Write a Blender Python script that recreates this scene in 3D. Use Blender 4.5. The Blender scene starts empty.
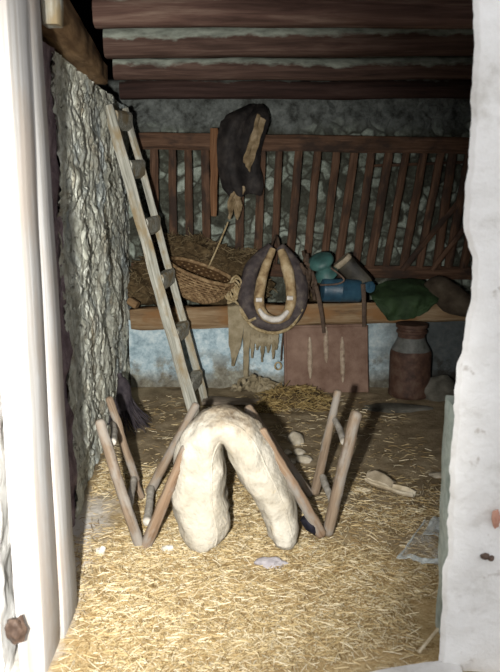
import bpy, bmesh, math, random
from math import sin, cos, pi, tan, radians, sqrt, atan2
from mathutils import Vector, Matrix, noise, Euler
random.seed(7)
S = bpy.context.scene
COL = S.collection
V = Vector

# ------------------------------------------------------------------ camera
CAM_Z, PITCH, FPX = 1.5, radians(12), 747.0
cd = bpy.data.cameras.new('camera'); cam = bpy.data.objects.new('camera', cd); COL.objects.link(cam)
cam.location = (0, 0, CAM_Z); cam.rotation_euler = (pi/2 - PITCH, 0, 0)
cd.sensor_fit = 'VERTICAL'; cd.sensor_height = 36; cd.lens = FPX/672*36
cd.clip_start = .05
cd.dof.use_dof = True; cd.dof.focus_distance = 4.2; cd.dof.aperture_fstop = 4.5
S.camera = cam

def ray(px, py):
    dx, dy = (px-250)/FPX, (336-py)/FPX
    return V((dx, cos(PITCH)+dy*sin(PITCH), -sin(PITCH)+dy*cos(PITCH)))
def at(px, py, Y):            # a measured picture point at a known distance from the door
    d = ray(px, py); return V((0, 0, CAM_Z)) + d*(Y/d.y)
def fl(px, py, z=0.0):        # a measured picture point on the ground
    d = ray(px, py); return V((0, 0, CAM_Z)) + d*((z-CAM_Z)/d.z)

def nz(p, s=1.0): return noise.noise(V(p)*s)
def fbm(p, s=1.0, o=4): return noise.fractal(V(p)*s, 1.0, 2.0, o)

# ------------------------------------------------------------------ materials
class NT:
    def __init__(self, name):
        self.m = bpy.data.materials.new(name); self.m.use_nodes = True
        self.t = self.m.node_tree; self.t.nodes.clear()
        self.out = self.n('ShaderNodeOutputMaterial')
        self.b = self.n('ShaderNodeBsdfPrincipled')
        self.l(self.b.outputs[0], self.out.inputs[0])
    def n(self, t, **k):
        x = self.t.nodes.new(t)
        for a, v in k.items(): setattr(x, a, v)
        return x
    def l(self, a, b): self.t.links.new(a, b)
    def co(self, grain=False, scale=(1, 1, 1)):
        if grain:
            c = self.n('ShaderNodeAttribute', attribute_name='gco').outputs['Vector']
        else:
            c = self.n('ShaderNodeTexCoord').outputs['Object']
        mp = self.n('ShaderNodeMapping'); mp.inputs['Scale'].default_value = scale
        self.l(c, mp.inputs['Vector']); return mp.outputs[0]
    def noise(self, co, scale, detail=6, rough=.6, dist=0):
        x = self.n('ShaderNodeTexNoise'); x.inputs['Scale'].default_value = scale
        x.inputs['Detail'].default_value = detail; x.inputs['Roughness'].default_value = rough
        x.inputs['Distortion'].default_value = dist
        self.l(co, x.inputs['Vector']); return x.outputs['Fac']
    def vor(self, co, scale, feature='F1', out='Distance'):
        x = self.n('ShaderNodeTexVoronoi', feature=feature); x.inputs['Scale'].default_value = scale
        self.l(co, x.inputs['Vector']); return x.outputs[out]
    def ramp(self, f, stops):
        r = self.n('ShaderNodeValToRGB'); e = r.color_ramp.elements
        while len(e) < len(stops): e.new(.5)
        for x, (p, c) in zip(e, stops):
            x.position = p; x.color = (*c, 1) if not isinstance(c, (int, float)) else (c, c, c, 1)
        self.l(f, r.inputs[0]); return r.outputs[0]
    def mix(self, f, a, b):
        x = self.n('ShaderNodeMix', data_type='RGBA')
        if isinstance(f, (int, float)): x.inputs[0].default_value = f
        else: self.l(f, x.inputs[0])
        for i, c in ((6, a), (7, b)):
            if isinstance(c, tuple): x.inputs[i].default_value = (*c, 1)
            else: self.l(c, x.inputs[i])
        return x.outputs[2]
    def math(self, op, a, b=0.0, clamp=False):
        x = self.n('ShaderNodeMath', operation=op, use_clamp=clamp)
        for i, c in ((0, a), (1, b)):
            if isinstance(c, (int, float)): x.inputs[i].default_value = c
            else: self.l(c, x.inputs[i])
        return x.outputs[0]
    def xyz(self, co):
        x = self.n('ShaderNodeSeparateXYZ'); self.l(co, x.inputs[0]); return x.outputs
    def bump(self, h, strength=.5, dist=.01):
        x = self.n('ShaderNodeBump'); x.inputs['Strength'].default_value = strength
        x.inputs['Distance'].default_value = dist
        self.l(h, x.inputs['Height']); self.l(x.outputs[0], self.b.inputs['Normal'])
    def fin(self, color, rough=.85, spec=.2, metal=0):
        if isinstance(color, tuple): self.b.inputs['Base Color'].default_value = (*color, 1)
        else: self.l(color, self.b.inputs['Base Color'])
        self.b.inputs['Roughness'].default_value = rough
        self.b.inputs['Specular IOR Level'].default_value = spec
        self.b.inputs['Metallic'].default_value = metal
        return self.m

def mottled(name, c1, c2, c3=None, scale=8, bscale=40, bump=.4, rough=.9, spec=.15, detail=6, metal=0, bd=.01):
    t = NT(name); co = t.co()
    n = t.noise(co, scale, detail)
    col = t.ramp(n, [(.35, c1), (.62, c2)] if c3 is None else [(.3, c1), (.5, c2), (.68, c3)])
    t.bump(t.noise(co, bscale, 5), bump, bd)
    return t.fin(col, rough, spec, metal)

def wood(name, dark, mid, light, stretch=(2.2, 45, 45), stain=None, stain_scale=5, bump=.5, rough=.8, spec=.2):
    t = NT(name); co = t.co(True, stretch)
    g = t.noise(co, 1.0, 7, .65, .4)
    col = t.ramp(g, [(.3, dark), (.5, mid), (.7, light)])
    if stain:
        s = t.noise(t.co(True, (1, 2.2, 2.2)), stain_scale, 5)
        col = t.mix(t.ramp(s, [(.48, 0.0), (.62, 1.0)]), col, stain)
    t.bump(g, bump, .006)
    return t.fin(col, rough, spec)

def limed_log(name, dark, mid, light, lime, thr):
    t = NT(name); co = t.co(True, (2.0, 30, 30))
    g = t.noise(co, 1.0, 7, .65, .4)
    col = t.ramp(g, [(.3, dark), (.5, mid), (.72, light)])
    b = t.xyz(t.co(True))[2]
    w = t.noise(t.co(True, (5, 12, 12)), 1.0, 6, .65)
    h = t.math('ADD', t.math('SUBTRACT', b, thr), t.math('MULTIPLY', t.math('SUBTRACT', w, .5), .11))
    m = t.math('MULTIPLY', h, 60.0, True)
    lm = t.mix(t.ramp(t.noise(t.co(True, (9, 25, 25)), 1.0, 6), [(.35, 0.0), (.6, 1.0)]), tuple(x*.45 for x in lime), lime)
    col = t.mix(m, col, lm)
    t.bump(g, .5, .008)
    return t.fin(col, .85, .15)

M = {}
M['post'] = wood('limewashed_wood', (.31, .285, .25), (.46, .45, .43), (.50, .495, .48), (1.0, 30, 30), (.42, .37, .32), 2.0, .5, .85, .1)
M['ladder'] = wood('grey_weathered_wood', (.13, .125, .10), (.34, .335, .28), (.58, .565, .49), (2.5, 55, 55), (.27, .21, .12), 4.0)
M['stave'] = wood('peeled_branch_wood', (0.0864, 0.0612, 0.0396), (0.198, 0.144, 0.0972), (0.266, 0.212, 0.151), (3, 45, 45), (0.23, 0.205, 0.173), 6.0)
M['stave_dark'] = wood('worn_board_wood', (0.0864, 0.054, 0.0302), (0.202, 0.133, 0.0828), (0.259, 0.194, 0.13), (3, 45, 45), (0.223, 0.202, 0.173), 5.0)
M['rack'] = wood('dark_rack_wood', (.03, .015, .008), (.085, .045, .026), (.14, .08, .05), (3, 50, 50), (.035, .022, .016), 4.0)
M['rack_light'] = wood('loose_lath_wood', (.07, .032, .014), (.14, .066, .03), (.20, .11, .055), (3, 50, 50))
M['rim'] = wood('manger_beam_wood', (0.096, 0.056, 0.028), (0.208, 0.136, 0.072), (0.304, 0.232, 0.144), (3, 34, 34), (0.192, 0.1, 0.04), 3.0)
M['lintel'] = wood('wall_beam_wood', (.10, .055, .025), (.22, .135, .065), (.33, .22, .12), (3, 22, 22), (.13, .075, .035), 6.0, 1.0)
M['log'] = limed_log('limed_log_wood', (.03, .018, .014), (.08, .047, .036), (.15, .10, .078), (.30, .325, .27), .008)
M['log_front'] = limed_log('limed_log_wood_front', (.045, .025, .019), (.105, .06, .046), (.20, .14, .105), (.27, .27, .21), .036)
M['log_dark'] = limed_log('dark_log_wood', (.012, .008, .007), (.04, .022, .018), (.07, .042, .034), (.17, .19, .165), .042)
M['churn'] = mottled('rusted_churn_metal', (0.027, 0.0132, 0.009), (0.066, 0.033, 0.021), (0.096, 0.06, 0.042), 14, 60, .4, .7, .3)
M['churn_top'] = mottled('dull_tin', (0.042, 0.042, 0.036), (0.09, 0.093, 0.084), (0.132, 0.132, 0.12), 16, 60, .3, .6, .35)
M['rust'] = mottled('rusty_sheet', (0.115, 0.0638, 0.0425), (0.17, 0.106, 0.0765), (0.221, 0.145, 0.106), 9, 90, .3, .8, .2)
M['ridge'] = mottled('worn_ridge_metal', (.17, .105, .075), (.31, .24, .17), (.40, .33, .25), 30, 90, .2, .6, .3)
M['black'] = mottled('black_leather', (.008, .007, .007), (.02, .017, .016), (.04, .034, .03), 12, 40, .5, .75, .2)
M['tanflap'] = mottled('tan_flap_hide', (.09, .06, .03), (.20, .145, .08), (.32, .25, .16), 14, 60, .4, .85)
M['collar_roll'] = mottled('straw_stuffed_roll', (.16, .10, .05), (.36, .26, .14), (.50, .40, .25), 16, 90, .5, .85)
M['collar_body'] = mottled('dark_collar_leather', (0.0272, 0.0213, 0.0213), (0.0612, 0.0485, 0.0467), (0.119, 0.0978, 0.0808), 18, 80, .4, .7, .25)
M['collar_white'] = mottled('pale_collar_hide', (.50, .46, .40), (.74, .71, .66), None, 14, 80, .3, .7)
M['rope'] = mottled('hemp_rope', (.16, .11, .05), (.34, .26, .14), (.46, .38, .24), 40, 150, .6, .9)
M['strap'] = mottled('brown_strap_leather', (.035, .022, .015), (.09, .06, .04), None, 20, 90, .4, .7, .25)
M['sack'] = mottled('jute_sacking', (.15, .12, .07), (.26, .215, .135), (.34, .29, .20), 12, 160, .6, .95)
M['brownsack'] = mottled('brown_sacking', (0.0292, 0.0215, 0.0143), (0.065, 0.0494, 0.0338), (0.0975, 0.078, 0.0553), 9, 120, .6, .95)
M['tarp'] = mottled('green_canvas', (0.0112, 0.0223, 0.00868), (0.0223, 0.0422, 0.0161), (0.031, 0.0589, 0.0217), 6, 60, .3, .75, .25)
M['teal'] = mottled('teal_paint', (0.0255, 0.0638, 0.0578), (0.051, 0.132, 0.119), (0.0935, 0.178, 0.153), 9, 50, .25, .5, .4)
M['blue'] = mottled('blue_paint', (0.0105, 0.03, 0.0488), (0.0225, 0.0675, 0.105), (0.045, 0.109, 0.146), 8, 50, .25, .45, .45)
M['darkcan'] = mottled('dull_dark_metal', (0.014, 0.014, 0.0119), (0.042, 0.0364, 0.0266), (0.07, 0.063, 0.042), 9, 50, .3, .6, .3)
M['wicker'] = mottled('wicker_cane', (.08, .045, .02), (.20, .125, .06), (.33, .23, .12), 26, 90, .4, .7, .25)
M['wicker_in'] = mottled('wicker_inside', (0.03, 0.015, 0.006), (0.072, 0.039, 0.015), None, 30, 90, .5, .9)
M['stone'] = mottled('pale_field_stone', (0.221, 0.187, 0.136), (0.357, 0.315, 0.238), (0.476, 0.433, 0.357), 12, 40, .5, .9)
M['stone_grey'] = mottled('grey_field_stone', (0.056, 0.0525, 0.042), (0.112, 0.105, 0.084), (0.168, 0.158, 0.133), 9, 40, .5, .9)
M['slab'] = mottled('grey_brown_slab', (.15, .12, .09), (.27, .225, .17), None, 8, 50, .5, .9)
M['chalk'] = mottled('white_chalk_stone', (.42, .39, .32), (.62, .59, .52), None, 10, 40, .4, .9)
M['twig'] = mottled('dark_broom_twig', (.022, .018, .022), (.055, .046, .05), None, 20, 60, .3, .8)
M['pale_leather'] = mottled('pale_worn_leather', (.34, .27, .17), (.58, .49, .34), (.72, .65, .50), 14, 70, .4, .8)
M['grey_leather'] = mottled('greyish_insole', (.22, .18, .12), (.38, .32, .23), None, 14, 70, .4, .85)
M['rung'] = mottled('grey_barkless_stick', (0.213, 0.188, 0.15), (0.388, 0.356, 0.3), (0.525, 0.488, 0.425), 22, 80, .4, .85)
M['rag'] = mottled('dark_blue_rag', (0.007, 0.007, 0.0112), (0.028, 0.0266, 0.0364), None, 20, 80, .5, .9)
M['tin'] = mottled('grey_lump', (.25, .23, .24), (.45, .42, .42), None, 16, 60, .4, .8)
M['iron'] = mottled('rusty_iron', (.05, .03, .02), (.13, .085, .06), None, 20, 60, .4, .6, .35)
M['rustpink'] = mottled('pinkish_stain_iron', (.40, .20, .14), (.58, .34, .25), None, 20, 60, .3, .7)

# saddle pad canvas: cream cloth with fine weave and faint brown wear
t = NT('cream_canvas'); co = t.co()
n = t.noise(co, 6, 6); c = t.ramp(n, [(.30, (.33, .29, .22)), (.5, (.44, .405, .33)), (.7, (.51, .48, .405))])
d = t.noise(co, 26, 5, .7); c = t.mix(t.ramp(d, [(.58, 0.0), (.72, .55)]), c, (.47, .36, .20))
pz = t.xyz(co)
wm = t.math('ADD', t.math('MULTIPLY', t.math('SUBTRACT', pz[2], .425), 10.0), t.math('MULTIPLY', t.math('SUBTRACT', t.noise(co, 13, 6, .65), .5), 3.4))
wm = t.math('MULTIPLY', t.math('ADD', t.math('ADD', wm, t.math('MULTIPLY', pz[0], 2.5)), t.math('MULTIPLY', t.math('SUBTRACT', pz[1], .06), 4.0)), 1.1, True)
c = t.mix(wm, c, t.ramp(t.noise(co, 22, 6), [(.35, (.15, .11, .07)), (.6, (.33, .275, .195))]))
t.bump(t.math('ADD', t.noise(co, 55, 6), t.math('MULTIPLY', t.noise(co, 14, 5), 1.5)), .7, .010); M['canvas'] = t.fin(c, .95, .1)
M['worn_patch'] = mottled('worn_grey_patch', (.33, .25, .16), (.50, .41, .28), (.66, .57, .42), 18, 90, .5, .95)

# straw: each stalk gets its own tint
def straw_mat(name, cols, rough=.7):
    t = NT(name); g = t.n('ShaderNodeNewGeometry')
    c = t.ramp(g.outputs['Random Per Island'], [(i/(len(cols)-1), k) for i, k in enumerate(cols)])
    return t.fin(c, rough, .25)
M['straw'] = straw_mat('straw_stalks', [(.20, .125, .05), (.36, .25, .11), (.50, .385, .20), (.60, .49, .29), (.72, .64, .46), (.46, .35, .17), (.28, .19, .08)])
M['hay'] = straw_mat('brown_hay', [(.04, .026, .012), (.09, .06, .028), (.14, .10, .05), (.21, .16, .085), (.08, .052, .024)])
M['hay_gold'] = straw_mat('golden_hay', [(0.0975, 0.0562, 0.015), (0.195, 0.128, 0.045), (0.3, 0.217, 0.0825), (0.375, 0.285, 0.128), (0.225, 0.15, 0.06)])
M['haybase'] = mottled('matted_hay', (.03, .02, .01), (.075, .05, .024), (.13, .09, .045), 22, 120, .8, .95)

# floor: trodden brown earth, straw litter trodden in towards the door, lime dust at the foot of the left wall
t = NT('earth_floor'); co = t.co()
e = t.ramp(t.noise(co, 7, 8, .65), [(.32, (.155, .115, .066)), (.5, (.26, .20, .122)), (.68, (.36, .29, .185))])
fl_n = t.noise(t.co(scale=(20, 34, 20)), 1.6, 6, .7, 1.2)
lit = t.ramp(fl_n, [(.30, (.24, .16, .065)), (.48, (.42, .30, .145)), (.62, (.54, .42, .235)), (.75, (.66, .56, .38))])
xyz = t.xyz(co)
my = t.math('ADD', t.math('MULTIPLY', t.math('SUBTRACT', t.math('SUBTRACT', 3.42, xyz[1]), t.math('MULTIPLY', xyz[0], .35)), 1.7), t.math('MULTIPLY', t.math('SUBTRACT', t.noise(co, 3.2, 6, .65), .5), 2.6), True)
col = t.mix(my, e, lit)
du = t.math('ADD', t.math('MULTIPLY', t.math('SUBTRACT', -.58, xyz[0]), 7.0), t.math('MULTIPLY', t.math('SUBTRACT', t.noise(co, 9, 6, .65), .5), 2.2))
du2 = t.math('MULTIPLY', t.math('SUBTRACT', 3.5, xyz[1]), 2.5, True)
dm = t.math('MULTIPLY', t.math('MULTIPLY', du, 1.0, True), du2)
col = t.mix(dm, col, (.68, .65, .60))
t.bump(t.noise(co, 38, 8, .7), .8, .012); M['floor'] = t.fin(col, .95, .1)

# left wall: flaked lime plaster over rubble, grey green with blue and ochre stains
t = NT('flaked_plaster'); co = t.co()
n = t.noise(co, 16, 8, .68)
c = t.ramp(n, [(.30, (.30, .285, .22)), (.46, (.54, .545, .45)), (.60, (.70, .715, .62)), (.74, (.80, .81, .73))])
c = t.mix(t.ramp(t.noise(co, 3.0, 4), [(.52, 0.0), (.66, .6)]), c, (.23, .29, .33))
c = t.mix(t.ramp(t.noise(co, 4.6, 5), [(.55, 0.0), (.70, .6)]), c, (.25, .18, .09))
cr = t.math('MULTIPLY', t.noise(t.co(scale=(1, .55, 1)), 22, 5, .6, .6), 1.0)
c = t.mix(t.ramp(cr, [(.33, .9), (.39, 0.0)]), c, (.08, .07, .055))
t.bump(t.noise(co, 45, 8, .7), .8, .014); M['wall_l'] = t.fin(c, .95, .1)
M['reveal'] = mottled('purplish_rubble', (.10, .07, .075), (.22, .165, .175), (.34, .27, .28), 12, 30, .9, .95, .1, 8, 0, .02)

# back wall: rubble stones bedded in dark mud mortar, lime skin at the head
t = NT('rubble_wall'); co = t.co()
wob = t.n('ShaderNodeMixRGB'); wob.blend_type = 'ADD'; wob.inputs[0].default_value = .12
nn = t.n('ShaderNodeTexNoise'); nn.inputs['Scale'].default_value = 7; t.l(co, nn.inputs['Vector'])
t.l(co, wob.inputs[1]); t.l(nn.outputs['Color'], wob.inputs[2]); wc = wob.outputs[0]
de = t.vor(wc, 9.5, 'DISTANCE_TO_EDGE'); cc = t.vor(wc, 9.5, 'F1', 'Color')
tone = t.math('ADD', t.math('MULTIPLY', t.xyz(cc)[0], .40), t.noise(co, 15, 8, .78))
st = t.ramp(tone, [(.46, (.035, .035, .027)), (.64, (.085, .09, .07)), (.80, (.20, .225, .185)), (.98, (.40, .45, .385))])
dn = t.math('SUBTRACT', de, t.math('MULTIPLY', t.noise(co, 11, 6, .75), .30))
c = t.mix(t.ramp(t.math('ADD', dn, .2), [(.06, 0.0), (.20, 1.0)]), (.05, .05, .038), st)
z = t.xyz(co)[2]
hm = t.math('ADD', t.math('MULTIPLY', t.math('SUBTRACT', z, 1.80), 9.0), t.math('MULTIPLY', t.math('SUBTRACT', t.noise(co, 5, 6), .5), 2.5), True)
sk = t.ramp(t.noise(co, 11, 7, .7), [(.36, (.045, .047, .042)), (.52, (.125, .135, .125)), (.68, (.20, .215, .20))])
c = t.mix(hm, c, sk)
so = t.math('MULTIPLY', t.math('SUBTRACT', z, 2.16), 20.0, True)   # shade of the loft above the ceiling, painted near black
c = t.mix(so, c, (.004, .004, .004))
t.bump(t.math('ADD', t.math('MULTIPLY', de, 2.0, True), t.math('MULTIPLY', t.noise(co, 30, 6), .4)), .9, .03)
M['wall_b'] = t.fin(c, .95, .1)

# manger front: blue distemper flaking from grey render
t = NT('blue_distemper'); co = t.co()
n = t.noise(co, 5.5, 8, .65)
bl = t.ramp(t.noise(co, 18, 6, .7), [(.3, (.18, .25, .28)), (.5, (.35, .45, .49)), (.7, (.58, .65, .65))])
br = t.ramp(t.noise(co, 14, 6, .7), [(.3, (.07, .055, .038)), (.55, (.20, .19, .15)), (.7, (.33, .34, .28))])
xx = t.xyz(co)
m_ = t.math('ADD', t.ramp(n, [(.42, 0.0), (.54, 1.0)]), t.math('MULTIPLY', t.math('SUBTRACT', .14, xx[2]), -6.0), True)
rx = t.math('ADD', t.math('MULTIPLY', t.math('SUBTRACT', xx[0], .55), -2.2), t.math('MULTIPLY', t.noise(co, 6, 5), 1.0), True)  # darker towards the right: falloff of the light put into the colour
br = t.mix(rx, (.03, .027, .022), br)
m_ = t.math('MULTIPLY', m_, t.math('MAXIMUM', rx, .12))
m_ = t.math('MULTIPLY', m_, t.ramp(t.math('ADD', xx[2], t.math('MULTIPLY', t.noise(co, 9, 5), .2)), [(.12, 0.0), (.24, 1.0)]))
c = t.mix(m_, br, bl)
t.bump(t.noise(co, 25, 7), .6, .012); M['distemper'] = t.fin(c, .95, .1)

# outer plaster of the doorway
t = NT('white_plaster'); co = t.co()
c = t.ramp(t.noise(co, 5, 7, .65), [(.28, (.50, .48, .43)), (.45, (.74, .73, .695)), (.7, (.81, .805, .775))])
c = t.mix(t.ramp(t.noise(co, 13, 4, .6), [(.66, 0.0), (.73, .7)]), c, (.42, .38, .33))
t.bump(t.noise(co, 26, 7, .65), .6, .012); M['plaster'] = t.fin(c, .95, .1)
M['slabgreen'] = mottled('grey_green_stone', (.16, .19, .165), (.30, .34, .30), (.42, .46, .41), 12, 45, .6, .9)
M['loft_shade'] = mottled('shade_black_boards', (.003, .003, .003), (.006, .005, .005), None, 8, 40, .3, .95)  # near-black colour stands in for the shade inside the loft
M['boards'] = mottled('ceiling_boards', (.05, .04, .03), (.12, .105, .085), (.2, .19, .16), 9, 40, .5, .95)
M['sill'] = mottled('limewashed_sill', (0.448, 0.424, 0.376), (0.608, 0.592, 0.56), None, 9, 40, .5, .95)
M['outside'] = mottled('yard_ground', (.14, .11, .08), (.25, .21, .16), (.34, .30, .24), 6, 40, .5, .95)

# clear plastic
t = NT('clear_plastic'); co = t.co()
cm = t.ramp(t.noise(co, 16, 5, .6, 1.0), [(.50, .04), (.70, .22)])
t.fin((.80, .86, .84), .25, .5); t.l(cm, t.b.inputs['Alpha']); M['plastic'] = t.m
t = NT('plastic_fold'); co = t.co()
cm = t.ramp(t.noise(co, 20, 5, .6, 1.0), [(.35, .18), (.65, .6)])
t.fin((.74, .80, .78), .3, .5); t.l(cm, t.b.inputs['Alpha']); M['plastic_fold'] = t.m

# ------------------------------------------------------------------ mesh builder
class MB:
    def __init__(self): self.v, self.f, self.g = [], [], []
    def add(self, vs, fs, gs=None):
        o = len(self.v); self.v += [V(x) for x in vs]
        self.g += [V(x) for x in (gs if gs else vs)]
        self.f += [tuple(i+o for i in q) for q in fs]; return self
    def grid(self, fn, nu, nv, cu=False, cv=False, gfn=None):
        vs = [fn(i/(nu if cu else nu-1), j/(nv if cv else nv-1)) for i in range(nu) for j in range(nv)]
        fs = [(i*nv+j, ((i+1) % nu)*nv+j, ((i+1) % nu)*nv+(j+1) % nv, i*nv+(j+1) % nv)
              for i in range(nu if cu else nu-1) for j in range(nv if cv else nv-1)]
        return self.add(vs, fs)
    def loft(self, rings, caps=True, gs=None):
        n = len(rings[0]); vs = [p for r in rings for p in r]
        fs = [(i*n+j, i*n+(j+1) % n, (i+1)*n+(j+1) % n, (i+1)*n+j) for i in range(len(rings)-1) for j in range(n)]
        if caps: fs += [tuple(range(n-1, -1, -1)), tuple((len(rings)-1)*n+j for j in range(n))]
        return self.add(vs, fs, gs)
    def tube(self, pts, rad, n=8, sub=4, wob=0.0, ws=12, flat=1.0, caps=True, closed=False, seed=0.0, round_ends=False):
        pts = [V(p) for p in pts]
        if not hasattr(rad, '__len__'): rad = [rad]*len(pts)
        P, R = [], []
        m = len(pts); last = m if closed else m-1
        for i in range(last):
            p0 = pts[(i-1) % m] if closed or i else pts[0]; p1 = pts[i]; p2 = pts[(i+1) % m]
            p3 = pts[(i+2) % m] if closed or i+2 < m else pts[-1]
            for k in range(sub):
                u = k/sub
                P.append(.5*((2*p1)+(p2-p0)*u+(2*p0-5*p1+4*p2-p3)*u*u+(3*p1-p0-3*p2+p3)*u**3))
                R.append(rad[i]*(1-u)+rad[(i+1) % m]*u)
        if not closed: P.append(pts[-1]); R.append(rad[-1])
        if round_ends and not closed:
            a = (P[0]-P[1]).normalized(); b = (P[-1]-P[-2]).normalized()
            P = [P[0]+a*R[0]*.55, P[0]+a*R[0]*.4] + P + [P[-1]+b*R[-1]*.4, P[-1]+b*R[-1]*.55]
            R = [R[0]*.35, R[0]*.75] + R + [R[-1]*.75, R[-1]*.35]
        rings, gs = [], []; nrm = None; s = random.random()*20; off = random.random()*5
        L = len(P)
        for i, p in enumerate(P):
            tg = (P[(i+1) % L]-P[i-1]) if closed else (P[min(i+1, L-1)]-P[max(i-1, 0)])
            tg = tg.normalized() if tg.length > 1e-9 else V((0, 0, 1))
            if nrm is None:
                nrm = tg.cross(V((0, 1, 0)));
                if nrm.length < .1: nrm = tg.cross(V((1, 0, 0)))
            nrm = (nrm - tg*nrm.dot(tg)).normalized(); bn = tg.cross(nrm)
            if i: s += (P[i]-P[i-1]).length
            r = []
            for k in range(n):
                a = 2*pi*k/n
                d = nrm*cos(a)+bn*sin(a)*flat
                rr = R[i]*(1+(wob*nz(p+d*.05+V((seed, 0, 0)), ws) if wob else 0))
                r.append(p+d*rr); gs.append(V((s, cos(a)*R[i]+off, sin(a)*R[i])))
            rings.append(r)
        if closed:
            n_ = n; vs = [q for r in rings for q in r]
            fs = [(i*n_+j, i*n_+(j+1) % n_, ((i+1) % L)*n_+(j+1) % n_, ((i+1) % L)*n_+j) for i in range(L) for j in range(n_)]
            return self.add(vs, fs, gs)
        return self.loft(rings, caps, gs)
    def beam(self, p0, p1, w, h, up=(0, 0, 1), segs=14, jit=.004, js=7, ch=.18, w1=None, h1=None, sag=0.0, seed=0.0):
        """squared timber from p0 to p1; w across, h along up; chamfered, slightly uneven"""
        p0, p1 = V(p0), V(p1); ax = (p1-p0).normalized(); L = (p1-p0).length
        sd = ax.cross(V(up)).normalized(); uu = sd.cross(ax).normalized()
        w1 = w if w1 is None else w1; h1 = h if h1 is None else h1
        c = ch; prof = [(-.5, -.5+c), (-.5+c, -.5), (.5-c, -.5), (.5, -.5+c), (.5, .5-c), (.5-c, .5), (-.5+c, .5), (-.5, .5-c)]
        rings, gs = [], []; so = random.random()*30; oo = random.random()*3
        for i in range(segs+1):
            u = i/segs; p = p0+ax*L*u - uu*sag*sin(pi*u)
            e = .90 if i in (0, segs) else 1.0
            r = []
            for a, b in prof:
                x, y = a*(w+(w1-w)*u)*e, b*(h+(h1-h)*u)*e
                q = p+sd*x+uu*y
                dd = V((nz(q+V((seed, 3, 0)), js), nz(q+V((9, seed, 0)), js), nz(q+V((0, 7, seed)), js)))*jit
                r.append(q+dd); gs.append(V((so+L*u, x+oo, y)))
            rings.append(r)
        return self.loft(rings, True, gs)
    def lathe(self, prof, n=28, mat=None, dent=0.0):
        mt = mat or Matrix.Identity(4)
        rings = []
        for r, z in prof:
            rg = []
            for k in range(n):
                a = 2*pi*k/n; p = V((r*cos(a), r*sin(a), z))
                if dent: p *= 1+dent*nz(p+V((3, 1, 2)), 9)
                rg.append(mt @ p)
            rings.append(rg)
        return self.loft(rings, True)
    def blob(self, c, size, jit=.25, s=1.3, sub=3, rot=None, seed=0.0):
        bm = bmesh.new(); bmesh.ops.create_icosphere(bm, subdivisions=sub, radius=1)
        R = rot or Matrix.Identity(3); bm.verts.index_update()
        vs = []
        for v in bm.verts:
            p = v.co*(1+jit*fbm(v.co+V((seed, seed*2.3, 0)), s, 3))
            vs.append(V(c)+R @ V((p.x*size[0], p.y*size[1], p.z*size[2])))
        fs = [tuple(v.index for v in f.verts) for f in bm.faces]; bm.free()
        return self.add(vs, fs)
    def sheet(self, fn, nu, nv, th=.006):
        """a cloth or plate of real thickness"""
        P = [[V(fn(i/(nu-1), j/(nv-1))) for j in range(nv)] for i in range(nu)]
        N = [[None]*nv for _ in range(nu)]
        for i in range(nu):
            for j in range(nv):
                a = P[min(i+1, nu-1)][j]-P[max(i-1, 0)][j]; b = P[i][min(j+1, nv-1)]-P[i][max(j-1, 0)]
                k = a.cross(b); N[i][j] = k.normalized() if k.length > 1e-9 else V((0, -1, 0))
        vs = [P[i][j]+N[i][j]*th/2 for i in range(nu) for j in range(nv)]+[P[i][j]-N[i][j]*th/2 for i in range(nu) for j in range(nv)]
        o = nu*nv; fs = []
        for i in range(nu-1):
            for j in range(nv-1):
                a, b, c, d = i*nv+j, (i+1)*nv+j, (i+1)*nv+j+1, i*nv+j+1
                fs += [(a, b, c, d), (d+o, c+o, b+o, a+o)]
        edge = [(i, 0) for i in range(nu)]+[(nu-1, j) for j in range(1, nv)]+[(i, nv-1) for i in range(nu-2, -1, -1)]+[(0, j) for j in range(nv-2, 0, -1)]
        for k in range(len(edge)):
            a = edge[k][0]*nv+edge[k][1]; b = edge[(k+1) % len(edge)][0]*nv+edge[(k+1) % len(edge)][1]
            fs.append((a, a+o, b+o, b))
        return self.add(vs, fs)
    def build(self, name, mat, parent=None, origin=None, smooth=True, angle=50, recalc=True):
        if origin is None:
            if parent is not None: origin = parent['_o']
            else:
                xs = [p.x for p in self.v]; ys = [p.y for p in self.v]; zs = [p.z for p in self.v]
                origin = ((min(xs)+max(xs))/2, (min(ys)+max(ys))/2, min(zs))
        O = V(origin)
        me = bpy.data.meshes.new(name)
        me.from_pydata([tuple(p-O) for p in self.v], [], self.f)
        if recalc:
            bm = bmesh.new(); bm.from_mesh(me); bmesh.ops.recalc_face_normals(bm, faces=bm.faces); bm.to_mesh(me); bm.free()
        at_ = me.attributes.new('gco', 'FLOAT_VECTOR', 'POINT')
        at_.data.foreach_set('vector', [x for p in self.g for x in p])
        if smooth:
            me.shade_smooth(); me.set_sharp_from_angle(angle=radians(angle))
        me.materials.append(mat)
        o = bpy.data.objects.new(name, me); COL.objects.link(o)
        if parent is not None:
            o.parent = parent; O = O-V(parent['_w']) if '_w' in parent else O
            o.location = (0, 0, 0)
            o['_o'] = tuple(origin)
        else:
            o.location = origin; o['_o'] = tuple(origin)
        return o

def interp(tbl, u):
    s = u*(len(tbl)-1); i = min(int(s), len(tbl)-2); f = s-i
    return [a*(1-f)+b*f for a, b in zip(tbl[i], tbl[i+1])]

def tag(o, label=None, cat=None, group=None, kind=None):
    if label: o['label'] = label
    if cat: o['category'] = cat
    if group: o['group'] = group
    if kind: o['kind'] = kind
    return o
def thing(name, label, cat, loc, group=None):
    o = bpy.data.objects.new(name, None); COL.objects.link(o); o.location = loc; o.empty_display_size = .1
    o['_o'] = tuple(loc); return tag(o, label, cat, group)
def struct(mb, name, mat, label=None, **k):
    return tag(mb.build(name, mat, None, (0, 0, 0), **k), label, None, None, 'structure')

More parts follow.
